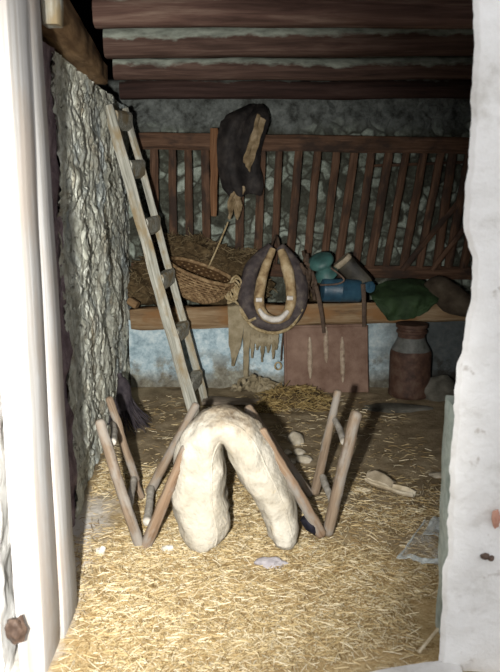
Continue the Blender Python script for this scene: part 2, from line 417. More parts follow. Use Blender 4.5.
# ------------------------------------------------------------------ the room
YB = 5.75            # back wall
def wl_x(y):         # left wall line
    return -.785-.05*(y-3.1)
def floor_z(x, y):
    return .012*fbm((x, y, 0), 2.2, 4)+.006*nz((x, y, 4), 11)
mb = MB()
def ff(u, v):
    x, y = -1.5+3.9*u, 1.95+3.95*v
    return V((x, y, floor_z(x, y)))
mb.grid(ff, 150, 150); struct(mb, 'floor', M['floor'], 'trodden earth floor of the stable, straw littered at the door')

mb = MB()            # left wall
def lw(u, v):
    y, z = 3.10+2.75*u, -.03+2.03*v
    p = V((wl_x(y), y, z))
    q = V((0, y*.8, z))
    d = .030*fbm(q, 3.0, 3)+.012*(abs(fbm(q+V((3, 0, 0)), 6.5, 3)))+.010*fbm(q, 17, 3)
    cr = abs(nz(q+V((0, 0, .35*nz(q, 5))), 8.0)); d -= .016*max(0, 1-cr/.09)
    cr = abs(nz(q+V((8, 0, .35*nz(q, 7))), 15.0)); d -= .006*max(0, 1-cr/.14)
    return p+V((d, 0, 0))
mb.grid(lw, 300, 220)
mb.add([(wl_x(3.1), 3.1, 2.0), (wl_x(5.85), 5.85, 2.0), (-1.5, 5.85, 2.0), (-1.5, 3.1, 2.0)], [(0, 1, 2, 3)])
struct(mb, 'wall_left', M['wall_l'], 'left wall of flaking grey-green plaster over rubble', recalc=False)
mb = MB()            # rubble reveal between door frame and left wall
def lr(u, v):
    y, z = 2.42+.72*u, -.03+2.03*v
    x = -.765-.015*u+.025*fbm((0, y, z), 6, 4)
    return V((x, y, z))
mb.grid(lr, 40, 110); struct(mb, 'wall_left', M['reveal'], 'purplish rubble side of the doorway behind the left post', recalc=False)

mb = MB()            # back wall
def bw(u, v):
    x, z = -1.5+3.9*u, -.03+2.83*v
    return V((x, YB+.03*fbm((x, 0, z), 5, 4), z))
mb.grid(bw, 130, 90); struct(mb, 'wall_back', M['wall_b'], 'rubble back wall behind the hay rack', recalc=False)
mb = MB()
mb.add([(2.3, 1.9, 0), (2.3, 5.9, 0), (2.3, 5.9, 2.8), (2.3, 1.9, 2.8)], [(0, 1, 2, 3)])
struct(mb, 'wall_right', M['wall_b'])
mb = MB()            # outer shell of the loft over the left wall, its darkness put into the colour
mb.add([(-1.5, 1.9, -.05), (-1.5, 5.9, -.05), (-1.5, 5.9, 2.8), (-1.5, 1.9, 2.8)], [(0, 1, 2, 3)])
struct(mb, 'wall_loft', M['loft_shade'])
mb = MB()
mb.add([(-1.5, 1.9, 2.8), (2.4, 1.9, 2.8), (2.4, 5.9, 2.8), (-1.5, 5.9, 2.8)], [(0, 1, 2, 3)])
struct(mb, 'ceiling', M['loft_shade'])
mb = MB()            # ceiling boards over the logs
def gx(y): return -.64-.115*(y-3.3)
for k in range(20):
    y = 2.46+.165*k
    mb.beam((gx(y)+.03, y+.08, 2.275-.033*(y-3.2)), (2.3, y+.08, 2.275-.033*(y-3.2)), .16, .025, (0, 0, 1), 6, .003)
struct(mb, 'ceiling', M['boards'], 'ceiling boards lying across the logs')

# front wall: left mass, left posts, right plastered jamb
mb = MB()
def fw(u, v):        # wraps front face then inner side
    z = -.05+2.85*v
    pts = [(-2.2, 1.93), (-1.2, 1.93), (-.80, 1.94), (-.735, 1.975), (-.745, 2.10), (-.78, 2.30), (-.80, 2.48), (-1.6, 2.50)]
    s = u*(len(pts)-1); i = min(int(s), len(pts)-2); f = s-i
    x = pts[i][0]*(1-f)+pts[i+1][0]*f; y = pts[i][1]*(1-f)+pts[i+1][1]*f
    d = .03*fbm((x, y, z), 5, 4)
    return V((x+d, y-d*.6, z))
mb.grid(fw, 64, 110); struct(mb, 'wall_front', M['plaster'], 'whitewashed rubble wall left of the doorway', recalc=False)

mb = MB()
mb.beam((-.668, 2.118, -.03), (-.652, 2.118, 2.75), .085, .185, (0, 1, 0), 40, .004, 3, .04)
struct(mb, 'trim_1', M['post'], 'limewashed timber door post, nearer of the two on the left')
mb = MB()
mb.beam((-.683, 2.302, -.03), (-.705, 2.302, 2.75), .145, .185, (0, 1, 0), 40, .004, 3, .02)
struct(mb, 'trim_2', M['post'], 'limewashed timber door stop behind the left post')

edge = [(475, -40), (474, 0), (474, 48), (471, 134), (467, 178), (464, 226), (473, 262), (472, 292), (468, 315), (462, 345), (456, 375),
        (454, 395), (455, 415), (451, 455), (449, 508), (448, 525), (449, 551), (443, 573), (443, 599), (441, 626), (439, 668), (437, 690)]
JY = 2.07
E = [at(a, b, JY) for a, b in edge][::-1]      # bottom to top
def edge_x(z):
    for i in range(len(E)-1):
        if E[i].z <= z <= E[i+1].z:
            f = (z-E[i].z)/(E[i+1].z-E[i].z); return E[i].x*(1-f)+E[i+1].x*f
    return E[0].x if z < E[0].z else E[-1].x
mb = MB()
def rw(u, v):
    z = -.05+2.85*v; ex = edge_x(z)+.006*fbm((0, 0, z), 22, 3)
    pts = [(ex*1.27+.03, 2.52), (ex*1.19+.02, 2.40), (ex*1.08+.012, 2.2), (ex*1.022+.006, 2.10), (ex, 2.075), (ex+.012, 2.06), (ex+.05, 2.055), (ex+.2, 2.05), (2.4, 2.0)]
    s = u*(len(pts)-1); i = min(int(s), len(pts)-2); f = s-i
    x = pts[i][0]*(1-f)+pts[i+1][0]*f; y = pts[i][1]*(1-f)+pts[i+1][1]*f
    k = 0 if u == 1 else 1
    return V((x, y+k*.010*fbm((x, 0, z), 6, 4), z))
mb.grid(rw, 65, 200); struct(mb, 'wall_front', M['plaster'], 'whitewashed plaster jamb right of the doorway', recalc=False)
# over the door, above the view
mb = MB(); mb.beam((-1.6, 2.22, 2.68), (2.4, 2.22, 2.68), .5, .25, (0, 0, 1), 4, .003); struct(mb, 'trim_3', M['plaster'])
mb = MB()            # upright stone slab lining the lower right reveal
a = at(445, 560, 2.27); 
mb.beam((.663, 2.25, -.03), (.652, 2.25, .815), .055, .14, (0, 1, 0), 24, .010, 9, .16)
struct(mb, 'trim_4', M['slabgreen'], 'grey-green stone lining the right side of the doorway')
mb = MB()            # sill
def sl(u, v):
    x = -.6+1.25*u; y0 = 1.72; y1 = 1.93+.27*(x+.1)*.9
    y = y0+(y1-y0)*v
    z = .022+.008*fbm((x, y, 0), 7, 3)-(.10 if v in (0, 1) else 0)
    return V((x, y, z))
mb.grid(sl, 50, 16); struct(mb, 'trim_5', M['sill'], 'limewashed stone door sill')
mb = MB(); mb.add([(-4, -3, -.03), (4, -3, -.03), (4, 1.96, -.03), (-4, 1.96, -.03)], [(0, 1, 2, 3)])
struct(mb, 'ground', M['outside'])

# a bolt hole and an iron pin on the right jamb
mb = MB(); p = at(485, 556, 2.045); mb.blob(p, (.014, .012, .010), .3, 2, 2)
mb.blob(at(491, 558, 2.045), (.010, .010, .009), .3, 2, 2)
tag(mb.build('iron_bolt_stub', M['iron']), 'dark broken iron bolt stubs in the white right jamb, low down', 'bolt')

mb = MB(); mb.blob(at(16, 629, 1.955), (.030, .028, .042), .35, 1.6, 3, None, 5)
tag(mb.build('iron_stub', M['iron']), 'purplish rust-brown knob low in the whitewashed wall left of the door post', 'knob')
mb = MB(); mb.blob(at(496, 518, 2.035), (.012, .016, .03), .3, 1.6, 3, None, 5)
tag(mb.build('iron_pin', M['rustpink']), 'pinkish rusted pin in the right jamb at the right edge of the photo', 'pin')
mb = MB(); mb.beam(at(53, 26, 2.62), at(53, 26, 2.62)+V((0, 0, .45)), .06, .09, (0, 1, 0), 8, .004, 5, .1)
struct(mb, 'trim_6', M['ladder'], 'pale timber end above the left post')

# ------------------------------------------------------------------ ceiling logs
logs = [(3.30, 25, -3, M['log_front'], 'thick brown ceiling log nearest the doorway, mostly cut off by the top of the photo'),
        (3.88, 56, 24, M['log'], 'second ceiling log from the doorway, brown below a broad limewashed band'),
        (4.50, 79, 57, M['log'], 'third ceiling log from the doorway, brown with ragged limewash above'),
        (5.12, 98, 80, M['log_dark'], 'dark thin ceiling log farthest back, next to the back wall')]
for Y, pb, pt, mt, lab in logs:
    zb = at(250, pb, Y-.04).z; zt = at(250, pt, Y-.06).z
    h = max(zt-zb, .12); x0 = gx(Y)-.0
    mb = MB(); off = random.random()*40
    rings, gs = [], []
    NS, n = 60, 18
    for i in range(NS+1):
        u = i/NS; x = x0+(2.28-x0)*u
        cy = Y+.025*nz((x, Y, 1), 1.5); cz = (zb+zt)/2+.016*nz((x, Y, 5), 1.3)+.01*(u-.3)
        r = []
        for k in range(n):
            a = 2*pi*k/n; rr = 1+.07*fbm((x*1.5, cos(a)+Y, sin(a)), 2.2, 4)
            # slightly squared section
            ca, sa = cos(a), sin(a); q = (abs(ca)**3+abs(sa)**3)**(-1/3)
            r.append(V((x, cy+ca*q*h*.46*rr, cz+sa*q*h*.5*rr))); gs.append(V((off+x, ca*h*.5, sa*h*.5)))
        rings.append(r)
    mb.loft(rings, True, gs)
    tag(mb.build('ceiling_log', mt), lab, 'ceiling log', 'logs carrying the ceiling')

# short beam lying on the head of the left wall
mb = MB()
mb.beam(at(38, -5, 2.62)+V((-.03, 0, .03)), at(104, 80, 4.22)+V((-.04, 0, .02)), .15, .15, (0, 0, 1), 30, .005, 6, .10, .13, .10)
tag(mb.build('wall_beam', M['lintel']), 'short orange-brown squared beam lying along the top of the left wall', 'beam')

# ------------------------------------------------------------------ manger
MY = 5.24
mg = thing('manger', 'long stone manger with blue distempered front and a squared timber rim', 'manger', (0.4, 5.5, 0))
mb = MB()
def mf(u, v):
    x = -.87+3.07*u
    z = -.03+.53*v
    return V((x, MY+.012+.018*fbm((x, 0, z), 6, 4), z))
mb.grid(mf, 120, 40)
front = mb.build('front_wall', M['distemper'], mg, recalc=False)
mb = MB(); mb.add([(-.87, MY+.05, .42), (2.2, MY+.05, .42), (2.2, YB-.04, .42), (-.87, YB-.04, .42)], [(0, 1, 2, 3)])
mb.build('trough_floor', M['haybase'], mg)
mb = MB()
pl, pr = at(131, 319, MY+.04), at(480, 309, MY+.04)
ax = (pr-pl)
mb.beam(pl, pl+ax*1.2, .13, .155, (0, 0, 1), 40, .010, 5, .14)
mb.build('rim_beam', M['rim'], mg)

# ------------------------------------------------------------------ hay rack
RT, RB = 5.50, 5.66
rk = thing('hay_rack', 'dark wooden hay rack of upright and slanting bars along the back wall', 'hay rack', (.4, 5.6, .83))
mb = MB(); mb.beam(at(134, 141, RT), at(540, 147, RT), .06, .115, (0, 0, 1), 30, .006, 4, .12); mb.build('top_rail', M['rack'], rk)
mb = MB(); mb.beam(at(132, 268, RB), at(540, 274, RB), .06, .095, (0, 0, 1), 30, .006, 4, .12); mb.build('bottom_rail', M['rack'], rk)
bars = [((154, 147), (155, 262)), ((172, 147), (174, 264)), ((188, 147), (190, 264)), ((205, 147), (207, 264)), ((240, 147), (239, 264)),
        ((262, 147), (257, 266)), ((279, 147), (274, 266)), ((299, 147), (289, 268)), ((318, 147), (306, 268)), ((337, 147), (323, 270)),
        ((355, 147), (338, 270)), ((372, 147), (355, 270)), ((390, 147), (369, 271)), ((407, 147), (385, 271)), ((425, 147), (402, 272)),
        ((442, 147), (418, 272)), ((453, 147), (436, 272)), ((470, 148), (447, 273)), ((488, 148), (462, 273)), ((506, 148), (480, 273))]
for i, (a, b) in enumerate(bars):
    p, q = at(*a, RT-.005), at(*b, RB-.005)
    w = .048+.014*random.random()
    mb = MB(); mb.beam(p, q, w, .035, (0, -1, .15), 10, .005, 6, .2, w*1.05); mb.build('bar', M['rack'], rk)
mb = MB(); mb.beam(at(460, 200, RB-.09), at(402, 270, RB-.06), .04, .03, (0, -1, .1), 8, .006); 
tag(mb.build('loose_bar', M['rack'], rk), None)
mb = MB(); mb.beam(at(372, 166, RT+.10), at(470, 162, RT+.10), .022, .022, (0, 0, 1), 8, .003); mb.build('thin_rod', M['rack'], rk)
mb = MB(); mb.beam(at(474, 215, RB-.10), at(432, 270, RB-.06), .038, .03, (0, -1, .1), 8, .006); mb.build('loose_bar', M['rack'], rk)
# loose lath hung over the top rail
mb = MB(); mb.beam(at(214, 128, RT-.075), at(214, 216, RT-.10), .06, .03, (0, -1, 0), 12, .008, 7, .2, .045)
tag(mb.build('loose_lath', M['rack_light']), 'reddish loose lath standing against the rack rail just left of the black hide bag', 'lath')

# ------------------------------------------------------------------ black bag on the rack
bg = thing('leather_bag', 'black leather saddlebag slung over the hay rack rail with a tan flap', 'bag', at(243, 188, RT-.1))
rows = [(106, 249, 262), (110, 241, 266), (116, 228, 268), (122, 222, 268), (136, 219, 263), (152, 218, 259), (166, 219, 258), (177, 221, 261), (187, 224, 262), (194, 230, 260)]
mb = MB()
def pouch(u, v):
    y, a, b = interp(rows, v)
    d = -.06-.05*sin(pi*v)-.055*abs(sin(2*pi*min(.999, u*.95)))+.02*fbm((u*3, v*3, 0), 1.4, 3)
    if v < .25: d += .10*(1-v/.25)
    y += (2.5*nz((u*7, 1, 0), 1) if v > .8 else 0)*(v-.8)*12
    return at(a+(b-a)*u+.8*nz((u, v*6, 4), 1), y, RT+d)
mb.sheet(pouch, 40, 44, .03)
mb.build('pouch', M['black'], bg)
mb = MB()
q = [at(257, 114, RT-.19), at(266, 120, RT-.17), at(250, 172, RT-.22), at(243, 162, RT-.225)]
mb.sheet(lambda u, v: q[0]*(1-u)*(1-v)+q[1]*u*(1-v)+q[2]*u*v+q[3]*(1-u)*v+V((.012*nz((u*3, v*5, 0), 1), .02*nz((u*2, v*4, 2), 1), 0)), 14, 20, .012)
tag(mb.build('flap', M['tanflap'], bg), 'tan hide flap')
mb = MB()
mb.sheet(lambda u, v: at(231+13*u-4*v+1.5*sin(v*9), 186+34*v*(.5+.5*abs(sin(u*5+1))), RT-.11+.03*nz((u*3, v*3, 1))), 12, 16, .01)
tag(mb.build('torn_lining', M['tanflap'], bg), 'tan torn strips hanging under the bag')
mb = MB(); mb.tube([at(228, 222, RT-.08), at(219, 244, RT-.10), at(208, 268, RT-.14)], [.006, .007, .006], 8, 3, .2, 20)
tag(mb.build('thin_stick', M['rope']), 'thin pale stick leaning in the hay between rack bars and basket', 'stick')

# ------------------------------------------------------------------ ladder
ft, fb = at(108, 105, 4.62), fl(195, 417)
rt, rb = at(125, 108, 4.98), fl(206, 403)
ld = thing('ladder', 'grey weathered wooden ladder leaning on the left wall', 'ladder', (fb+rb)/2)
ax = (ft-fb).normalized(); side = V((0, 1, 0))
for (a, b) in ((ft, fb), (rt, rb)):
    mb = MB(); mb.beam(a, b, .035, .062 if a is ft else .044, ax.cross(side), 26, .006, 5, .18, None, .076 if a is ft else .05); mb.build('rail', M['ladder'], ld)
for py in (112, 158, 213, 267, 321, 373):
    u = (py-105)/(417-105.0)
    # same height on both rails
    a = ft+(fb-ft)*min(1, u*1.03); b = rt+(rb-rt)*min(1, u*1.03)
    mb = MB(); d = (fb-ft).normalized(); n_ = d.cross(side)
    if n_.x < 0: n_ = -n_
    rings = []
    for e in (0.06, .94):
        c = a+(b-a)*e
        rings.append([c-n_*.025-d*.012, c+n_*.034-d*.008, c+n_*.040+d*.012, c+n_*.018+d*.085, c-n_*.012+d*.10, c-n_*.03+d*.05])
    mb.loft(rings, True); mb.build('tread', M['ladder'], ld, smooth=False)

# ------------------------------------------------------------------ besom against the left wall
bs = thing('twig_broom', 'dark twig broom standing against the foot of the left wall', 'broom', fl(122, 428))
mb = MB(); top = V((wl_x(4.2)+.10, 4.22, .25))
base = fl(124, 434)
for k in range(90):
    a = random.random()*2*pi; r = sqrt(random.random())
    s = top+V((cos(a)*.03*r, sin(a)*.03*r, random.uniform(-.05, .06)))
    ex = random.uniform(-.06, .19); e = V((base.x+ex-.03, base.y+random.uniform(-.12, .1), max(.015, random.uniform(.0, .08)+abs(ex-.05)*.25)))
    m = s.lerp(e, .55)+V((-.025+.02*random.random(), 0, .0))
    mb.tube([s, m, e], [.006, .004, .002], 5, 3)
tag(mb.build('bristles', M['twig'], bs), None, None, None, 'stuff')
mb = MB(); mb.tube([top+V((0, 0, -.08)), top+V((0, 0, .05)), top+V((-.02, 0, .10))], [.05, .042, .02], 12, 3, .15, 20); mb.build('binding', M['twig'], bs)
mb = MB(); mb.tube([top+V((0, 0, .05)), top+V((-.03, .03, .12))], [.016, .014], 8, 3, .1, 10); mb.build('handle', M['twig'], bs)

# ------------------------------------------------------------------ straw helpers
def stalks(mb, n, fn, lmin=.03, lmax=.11, r=.0018, tilt=.18, curl=.25, flat=True):
    vs, fs = mb.v, mb.f
    for k in range(n):
        p = fn()
        if p is None: continue
        L = random.uniform(lmin, lmax)*(.6+.4*random.random()); a = random.random()*2*pi; e = random.gauss(0, tilt)
        d = V((cos(a)*cos(e), sin(a)*cos(e), sin(e))); s = V((-sin(a), cos(a), random.uniform(-.4, .4))).normalized()
        up = d.cross(s); c = random.gauss(0, curl)*L*.5
        rr = r*random.uniform(.7, 1.7)
        pts = [p-d*L/2, p+s*c*.5+up*abs(c)*.2, p+d*L/2]
        o = len(vs)
        for i, q in enumerate(pts):
            for b in range(3):
                th = b*2*pi/3; w = rr*(1.0 if i == 1 else .7)
                x = q+(s*cos(th)+up*sin(th))*w; vs.append(x); mb.g.append(x)
        for i in range(2):
            for b in range(3):
                fs.append((o+i*3+b, o+i*3+(b+1) % 3, o+i*3+3+(b+1) % 3, o+i*3+3+b))

def straw_pt():
    while True:
        y = random.uniform(1.98, 5.0); x = random.uniform(-.80, 1.0)
        if x < wl_x(max(y, 3.1))+.03: continue
        if y < 2.45 and (x < -.60 or x > .57): continue
        ye = y+.35*x; d = 1.0 if ye < 2.95 else max(.035, 1.0-(ye-2.95)*1.05)
        n_ = fbm((x, y, 3), 1.9, 3)
        d *= min(1, max(.10, .85+1.2*n_))
        if x < -.52 and y < 3.4: d *= .5
        if y < 2.0+.25*(x+.1): d *= .25
        if random.random() < d: break
    return V((x, y, floor_z(x, y)+random.uniform(.001, .014)))
mb = MB(); stalks(mb, 30000, straw_pt, .012, .075, .0013, .12)
tag(mb.build('straw_litter', M['straw'], recalc=False, smooth=False), 'loose yellow straw scattered over the stable floor', 'straw', None, 'stuff')

# ------------------------------------------------------------------ pack saddle pad
sp = thing('pack_saddle', 'cream canvas padded pack saddle standing astride on the straw', 'pack saddle', fl(240, 540))
path = [(204, 556, 5), (203, 550, 19), (202, 538, 26.5), (199, 518, 27), (196.5, 498, 26.5), (196, 476, 25.5), (198, 458, 24), (204, 444, 21.5), (214, 434, 18.5),
        (228, 434, 19), (240, 443, 21.5), (251, 461, 22), (261, 482, 21.5), (271, 502, 20), (279, 520, 18), (283, 536, 16), (284, 546, 14.5), (284, 553, 11), (284, 557, 3)]
YF = 2.79
C0 = [at(a, b, YF) for a, b, r in path]; R0 = [r*.00425 for a, b, r in path]
CC, RR = [], []
for i in range(len(C0)-1):
    p0, p1, p2, p3 = C0[max(i-1, 0)], C0[i], C0[i+1], C0[min(i+2, len(C0)-1)]
    for k in range(6):
        u = k/6
        CC.append(.5*((2*p1)+(p2-p0)*u+(2*p0-5*p1+4*p2-p3)*u*u+(3*p1-p0-3*p2+p3)*u**3)); RR.append(R0[i]*(1-u)+R0[i+1]*u)
CC.append(C0[-1]); RR.append(R0[-1])
NP = len(CC)
# lengths are measured down so feet meet the ground
def pad_pt(i, a, inset=0.0):
    p = CC[i]; tg = (CC[min(i+1, NP-1)]-CC[max(i-1, 0)]); tg.y = 0; tg.normalize()
    nm = V((-tg.z, 0, tg.x)); nm = nm if True else nm
    ca, sa = cos(a), sin(a)
    u = i/(NP-1)
    leg = min(1, abs(u-.5)*2.4)
    ex = 2.4+1.0*leg
    k = (abs(ca)**ex+abs(sa)**ex)**(-1/ex)
    hd = .215*min(1, RR[i]/.06)**.6
    front = YF+.02-.03*sin(pi*min(1, max(0, u)))
    yc = YF+.205
    da = (a+pi/2-(-.38 if u < .5 else .30)+pi) % (2*pi)-pi
    lob = 1-(.20 if u < .5 else .07)*leg*math.exp(-(da/.12)**2)
    lob -= .09*leg*math.exp(-((p.z-(.19 if u > .5 else .15)-.03*ca)/.014)**2)
    if ca < 0:          # the inner faces pinch above the feet, and split into a front and a back lobe
        hgt = p.z
        lob -= .16*math.exp(-((hgt-.20)/.035)**2)*abs(ca)*leg
        lob -= .10*leg*math.exp(-((a-pi-.1)/.22)**2)
    q = p+nm*ca*k*(RR[i]-inset)*lob+V((0, 0, 0))
    y = yc+sa*k*(hd-inset)
    # the pad narrows and drops slightly towards the back
    bk = max(0, sa)
    q.y = y; q.z -= .115*(max(0, (sa+.6)/1.6)**1.3)*min(1, max(0, q.z)/.45)
    s = V((q.x, q.y, q.z))
    dd = .014*fbm(s, 6, 3)+.010*fbm(V((s.x, s.y, s.z*.6)), 15, 3)
    return q+nm*ca*dd+V((0, sa*dd*1.3, 0))
mb = MB(); NA = 56
rings = [[pad_pt(i, 2*pi*k/NA) for k in range(NA)] for i in range(NP)]
mb.loft(rings, True)
pad = mb.build('pad', M['canvas'], sp, angle=80)
zmin = min(v.co.z for v in pad.data.vertices)+sp.location.z
for v in pad.data.vertices: v.co.z -= (zmin+.006)*max(0, 1-(v.co.z+sp.location.z)/.5)
# piping seams down the front of the two legs
def seam(idx, ang, r=.004):
    pts = [pad_pt(i, ang+da) for i, da in idx]
    m = MB(); m.tube(pts, r, 6, 2); return m
m = seam([(i, 0) for i in range(8, 52, 3)], -pi/2-.55); m.build('seam', M['canvas'], sp)
m = seam([(i, 0) for i in range(52, 92, 3)], -pi/2+.5); m.build('seam', M['canvas'], sp)
# ------------------------------------------------------------------ forked carrying frames
def stave(mb, a, b, r0, r1, seed, bow=.012, flat=1.0):
    m = a.lerp(b, .5)+V((bow*nz((seed, 1, 0)), bow*nz((seed, 2, 0)), bow*nz((seed, 3, 0))))
    q1 = a.lerp(m, .5)+V((bow*.6*nz((seed, 5, 0), 3), 0, 0)); q2 = m.lerp(b, .5)
    mb.tube([a, q1, m, q2, b], [r0, r0*1.04, (r0+r1)/2, r1*.97, r1], 12, 5, .16, 22, flat, True, False, seed, True)
YN, YR = 2.86, 3.31
fr = thing('forked_frame', 'forked wooden carrying frame left of the cream saddle, open side to the wall', 'carrying frame', fl(143, 530))
for nm, a, b, r0, r1, mt in [
    ('stave', at(100, 422, YN-.02), at(141, 550, YN-.02), .021, .023, M['stave']),
    ('stave', at(109, 399, YR), at(136, 480, YR), .019, .020, M['stave']),
    ('board', at(144, 551, YN-.02), at(186, 448, YN-.03), .024, .022, M['stave_dark']),
    ('board', at(150, 492, YR), at(196, 405, YR), .023, .019, M['stave']),
    ('rung', at(113, 424, YR-.03), at(113, 442, YN+.03), .014, .015, M['rung']),
    ('rung', at(134, 478, YR-.01), at(128, 512, YN+.03), .015, .016, M['rung']),
    ('rung', at(136, 482, YR), at(142, 497, YR), .017, .015, M['stave']),
    ('rung', at(151, 488, YR-.02), at(147, 522, YN+.04), .017, .018, M['rung'])]:
    mb = MB(); stave(mb, a, b, r0, r1, random.random()*50); mb.build(nm, mt, fr)
fr2 = thing('forked_frame', 'forked wooden carrying frame right of the cream saddle, dark rag at its foot', 'carrying frame', fl(320, 525))
for nm, a, b, r0, r1, mt in [
    ('stave', at(356, 414, YN+.05), at(328, 532, YN+.07), .024, .025, M['stave']),
    ('stave', at(338, 392, YR), at(315, 492, YR), .018, .022, M['stave']),
    ('board', at(262, 431, YN+.02), at(321, 534, YN+.04), .020, .025, M['stave_dark']),
    ('board', at(248, 408, YR), at(310, 494, YR), .022, .020, M['stave']),
    ('rung', at(335, 420, YR-.02), at(344, 442, YN+.09), .014, .015, M['rung']),
    ('rung', at(323, 477, YR-.02), at(333, 503, YN+.10), .016, .016, M['rung']),
    ('rung', at(253, 420, YR-.04), at(262, 438, YN+.10), .014, .014, M['stave'])]:
    mb = MB(); stave(mb, a, b, r0, r1, random.random()*50, .012, .8 if nm == 'board' else 1); mb.build(nm, mt, fr2)
mb = MB(); mb.tube([at(305, 517, YN+.05), at(312, 526, YN+.05), at(320, 534, YN+.05)], [.022, .028, .022], 12, 4, .45, 25)
tag(mb.build('rag', M['rag'], fr2), 'dark blue rag tied round the foot')

# twisted rope loop at the left of the saddle
mb = MB(); mb.tube([fl(166, 505)+V((0, 0, .03)), fl(174, 492)+V((0, 0, .05)), fl(178, 480)+V((0, 0, .10))], .007, 7, 4, .2, 40)
mb.tube([fl(165, 498)+V((0, 0, .02)), fl(172, 500)+V((0, 0, .02)), fl(178, 492)+V((0, 0, .04))], .006, 7, 4, .2, 40)
tag(mb.build('rope_end', M['rope']), 'short end of pale rope on the floor left of the saddle', 'rope')

# ------------------------------------------------------------------ horse collar
HY = 5.08
hc = thing('horse_collar', 'horse collar with straw-stuffed roll propped on the manger rim', 'horse collar', at(272, 330, HY))
def hy(py): return HY+.0030*(330-py)*.9
inner = [(273, 249), (266, 266), (261, 284), (259, 302), (264, 315), (275, 320), (286, 315), (291, 301), (290, 282), (286, 265), (281, 250)]
mb = MB(); mb.tube([at(a, b, hy(b)-.03) for a, b in inner], [.022, .032, .036, .036, .034, .03, .034, .036, .04, .04, .026], 14, 5, .12, 20); 
tag(mb.build('inner_roll', M['collar_roll'], hc), 'straw coloured stuffed roll')
outer = [(271, 247), (254, 265), (248, 284), (247, 304), (256, 320), (273, 326), (290, 320), (299, 304), (299, 284), (294, 265), (280, 247)]
mb = MB(); mb.tube([at(a, b, hy(b)+.02) for a, b in outer], [.036, .052, .058, .06, .05, .042, .05, .056, .058, .05, .036], 16, 5, .12, 14)
mb.build('body', M['collar_body'], hc)
mb = MB(); mb.tube([at(a, b, hy(b)-.065) for a, b in [(259, 309), (264, 316), (273, 319.5), (281, 318), (288, 311)]], [.012, .02, .022, .021, .014], 12, 5, .1, 20)
tag(mb.build('throat_piece', M['collar_white'], hc), 'white hide throat piece')
for px, py in ((259, 300), (290, 298)):
    mb = MB(); mb.tube([at(px-3, py, hy(py)-.066), at(px+3, py, hy(py)-.068)], .016, 10, 3, .1, 20); mb.build('tie', M['collar_white'], hc)
mb = MB(); mb.tube([at(280, 254, hy(254)), at(278, 240, 5.36), at(276, 236, 5.44), at(273, 241, 5.40), at(270, 252, hy(252))], .010, 8, 4, .1, 20)
mb.build('top_strap', M['strap'], hc)
for pts in ([(256, 318, -.05), (246, 320, -.03), (236, 302, .02), (228, 303, .05), (233, 296, .05), (240, 292, .05)],):
    mb = MB(); mb.tube([at(a, b, hy(b)+d) for a, b, d in pts], .009, 8, 5, .15, 40); mb.build('trace_rope', M['rope'], hc)
mb = MB(); mb.tube([at(a, b, hy(b)-.04+.03) for a, b in [(241, 309), (252, 326), (272, 333), (291, 327), (302, 309)]], .012, 8, 5, .2, 40); mb.build('outer_rope', M['rope'], hc)

mb = MB(); mb.beam(at(129, 300, 5.26), at(138, 306, 5.24), .07, .05, (0, 0, 1), 6, .008, 9, .2)
tag(mb.build('wood_block', M['lintel']), 'small brown wood block on the manger rim at the left wall', 'wood block')
# bundle of straps and rope beside the collar
mb = MB()
for k in range(7):
    a0 = (233+random.uniform(-4, 5), 288+random.uniform(-5, 5)); pts = []
    for j in range(6):
        th = j*1.25+k; pts.append(at(a0[0]+5.5*cos(th), a0[1]+9*sin(th), 5.19+.03*nz((k, j, 0), 2.3)))
    mb.tube(pts, .008, 7, 4, .15, 40)
tag(mb.build('rope_bundle', M['rope']), 'tangle of pale rope on the manger between basket and collar', 'rope')

# harness straps tangle right of the collar
mb = MB()
for k in range(8):
    pts = []; x, y = 303+random.uniform(-3, 6), 262+random.uniform(-12, 8)
    for j in range(5):
        pts.append(at(x, y, 5.24+random.uniform(-.03, .05))); x += random.uniform(-7, 8); y += random.uniform(4, 12)
    mb.tube(pts, .011, 8, 4, .1, 20, .4)
tag(mb.build('harness_straps', M['strap']), 'tangle of dark harness straps between collar and blue can', 'harness')
mb = MB(); mb.tube([at(316, 286, 5.12), at(319, 300, 5.10), at(322, 316, 5.10), at(324, 333, 5.11)], [.014, .015, .014, .012], 8, 5, .1, 15, .35)
tag(mb.build('leather_strap', M['strap']), 'dark strap hanging over the rim onto the rusty sheet', 'strap')
mb = MB(); mb.tube([at(363, 284, 5.13), at(364, 302, 5.12), at(364, 327, 5.12)], [.016, .015, .014], 8, 5, .1, 15, .35)
tag(mb.build('leather_strap', M['strap']), 'dark strap hanging past the right edge of the rusty sheet', 'strap')

# ------------------------------------------------------------------ basket
bo = at(198, 300, 5.22)
bk = thing('wicker_basket', 'brown wicker basket tipped over on the manger beside the ladder', 'basket', bo)
BM = Matrix.Translation(at(198, 283, 5.24)) @ Euler((radians(9), radians(20), 0), 'XYZ').to_matrix().to_4x4()
def bk_pt(a, h, off=0.0):   # h 0 bottom .. 1 rim
    th = pi/2*(1-h)*.98
    r = cos(th)
    return BM @ V((cos(a)*(.245*r+off), sin(a)*(.17*r+off), .09-.22*sin(th)))
mb = MB()
NW, NSK = 17, 26
for w in range(NW):
    h = .10+.88*w/(NW-1); pts = []
    for k in range(NSK*2):
        a = 2*pi*k/(NSK*2); o = .006*(1 if (k//1+w) % 2 else -1)
        pts.append(bk_pt(a, h, o))
    mb.tube(pts, .0068, 5, 1, closed=True)
mb.build('weave', M['wicker'], bk)
mb = MB()
for k in range(NSK):
    a = 2*pi*(k+.25)/NSK; mb.tube([bk_pt(a, .02), bk_pt(a, .25), bk_pt(a, .5), bk_pt(a, .75), bk_pt(a, 1)], .005, 5, 2)
mb.build('stakes', M['wicker'], bk)
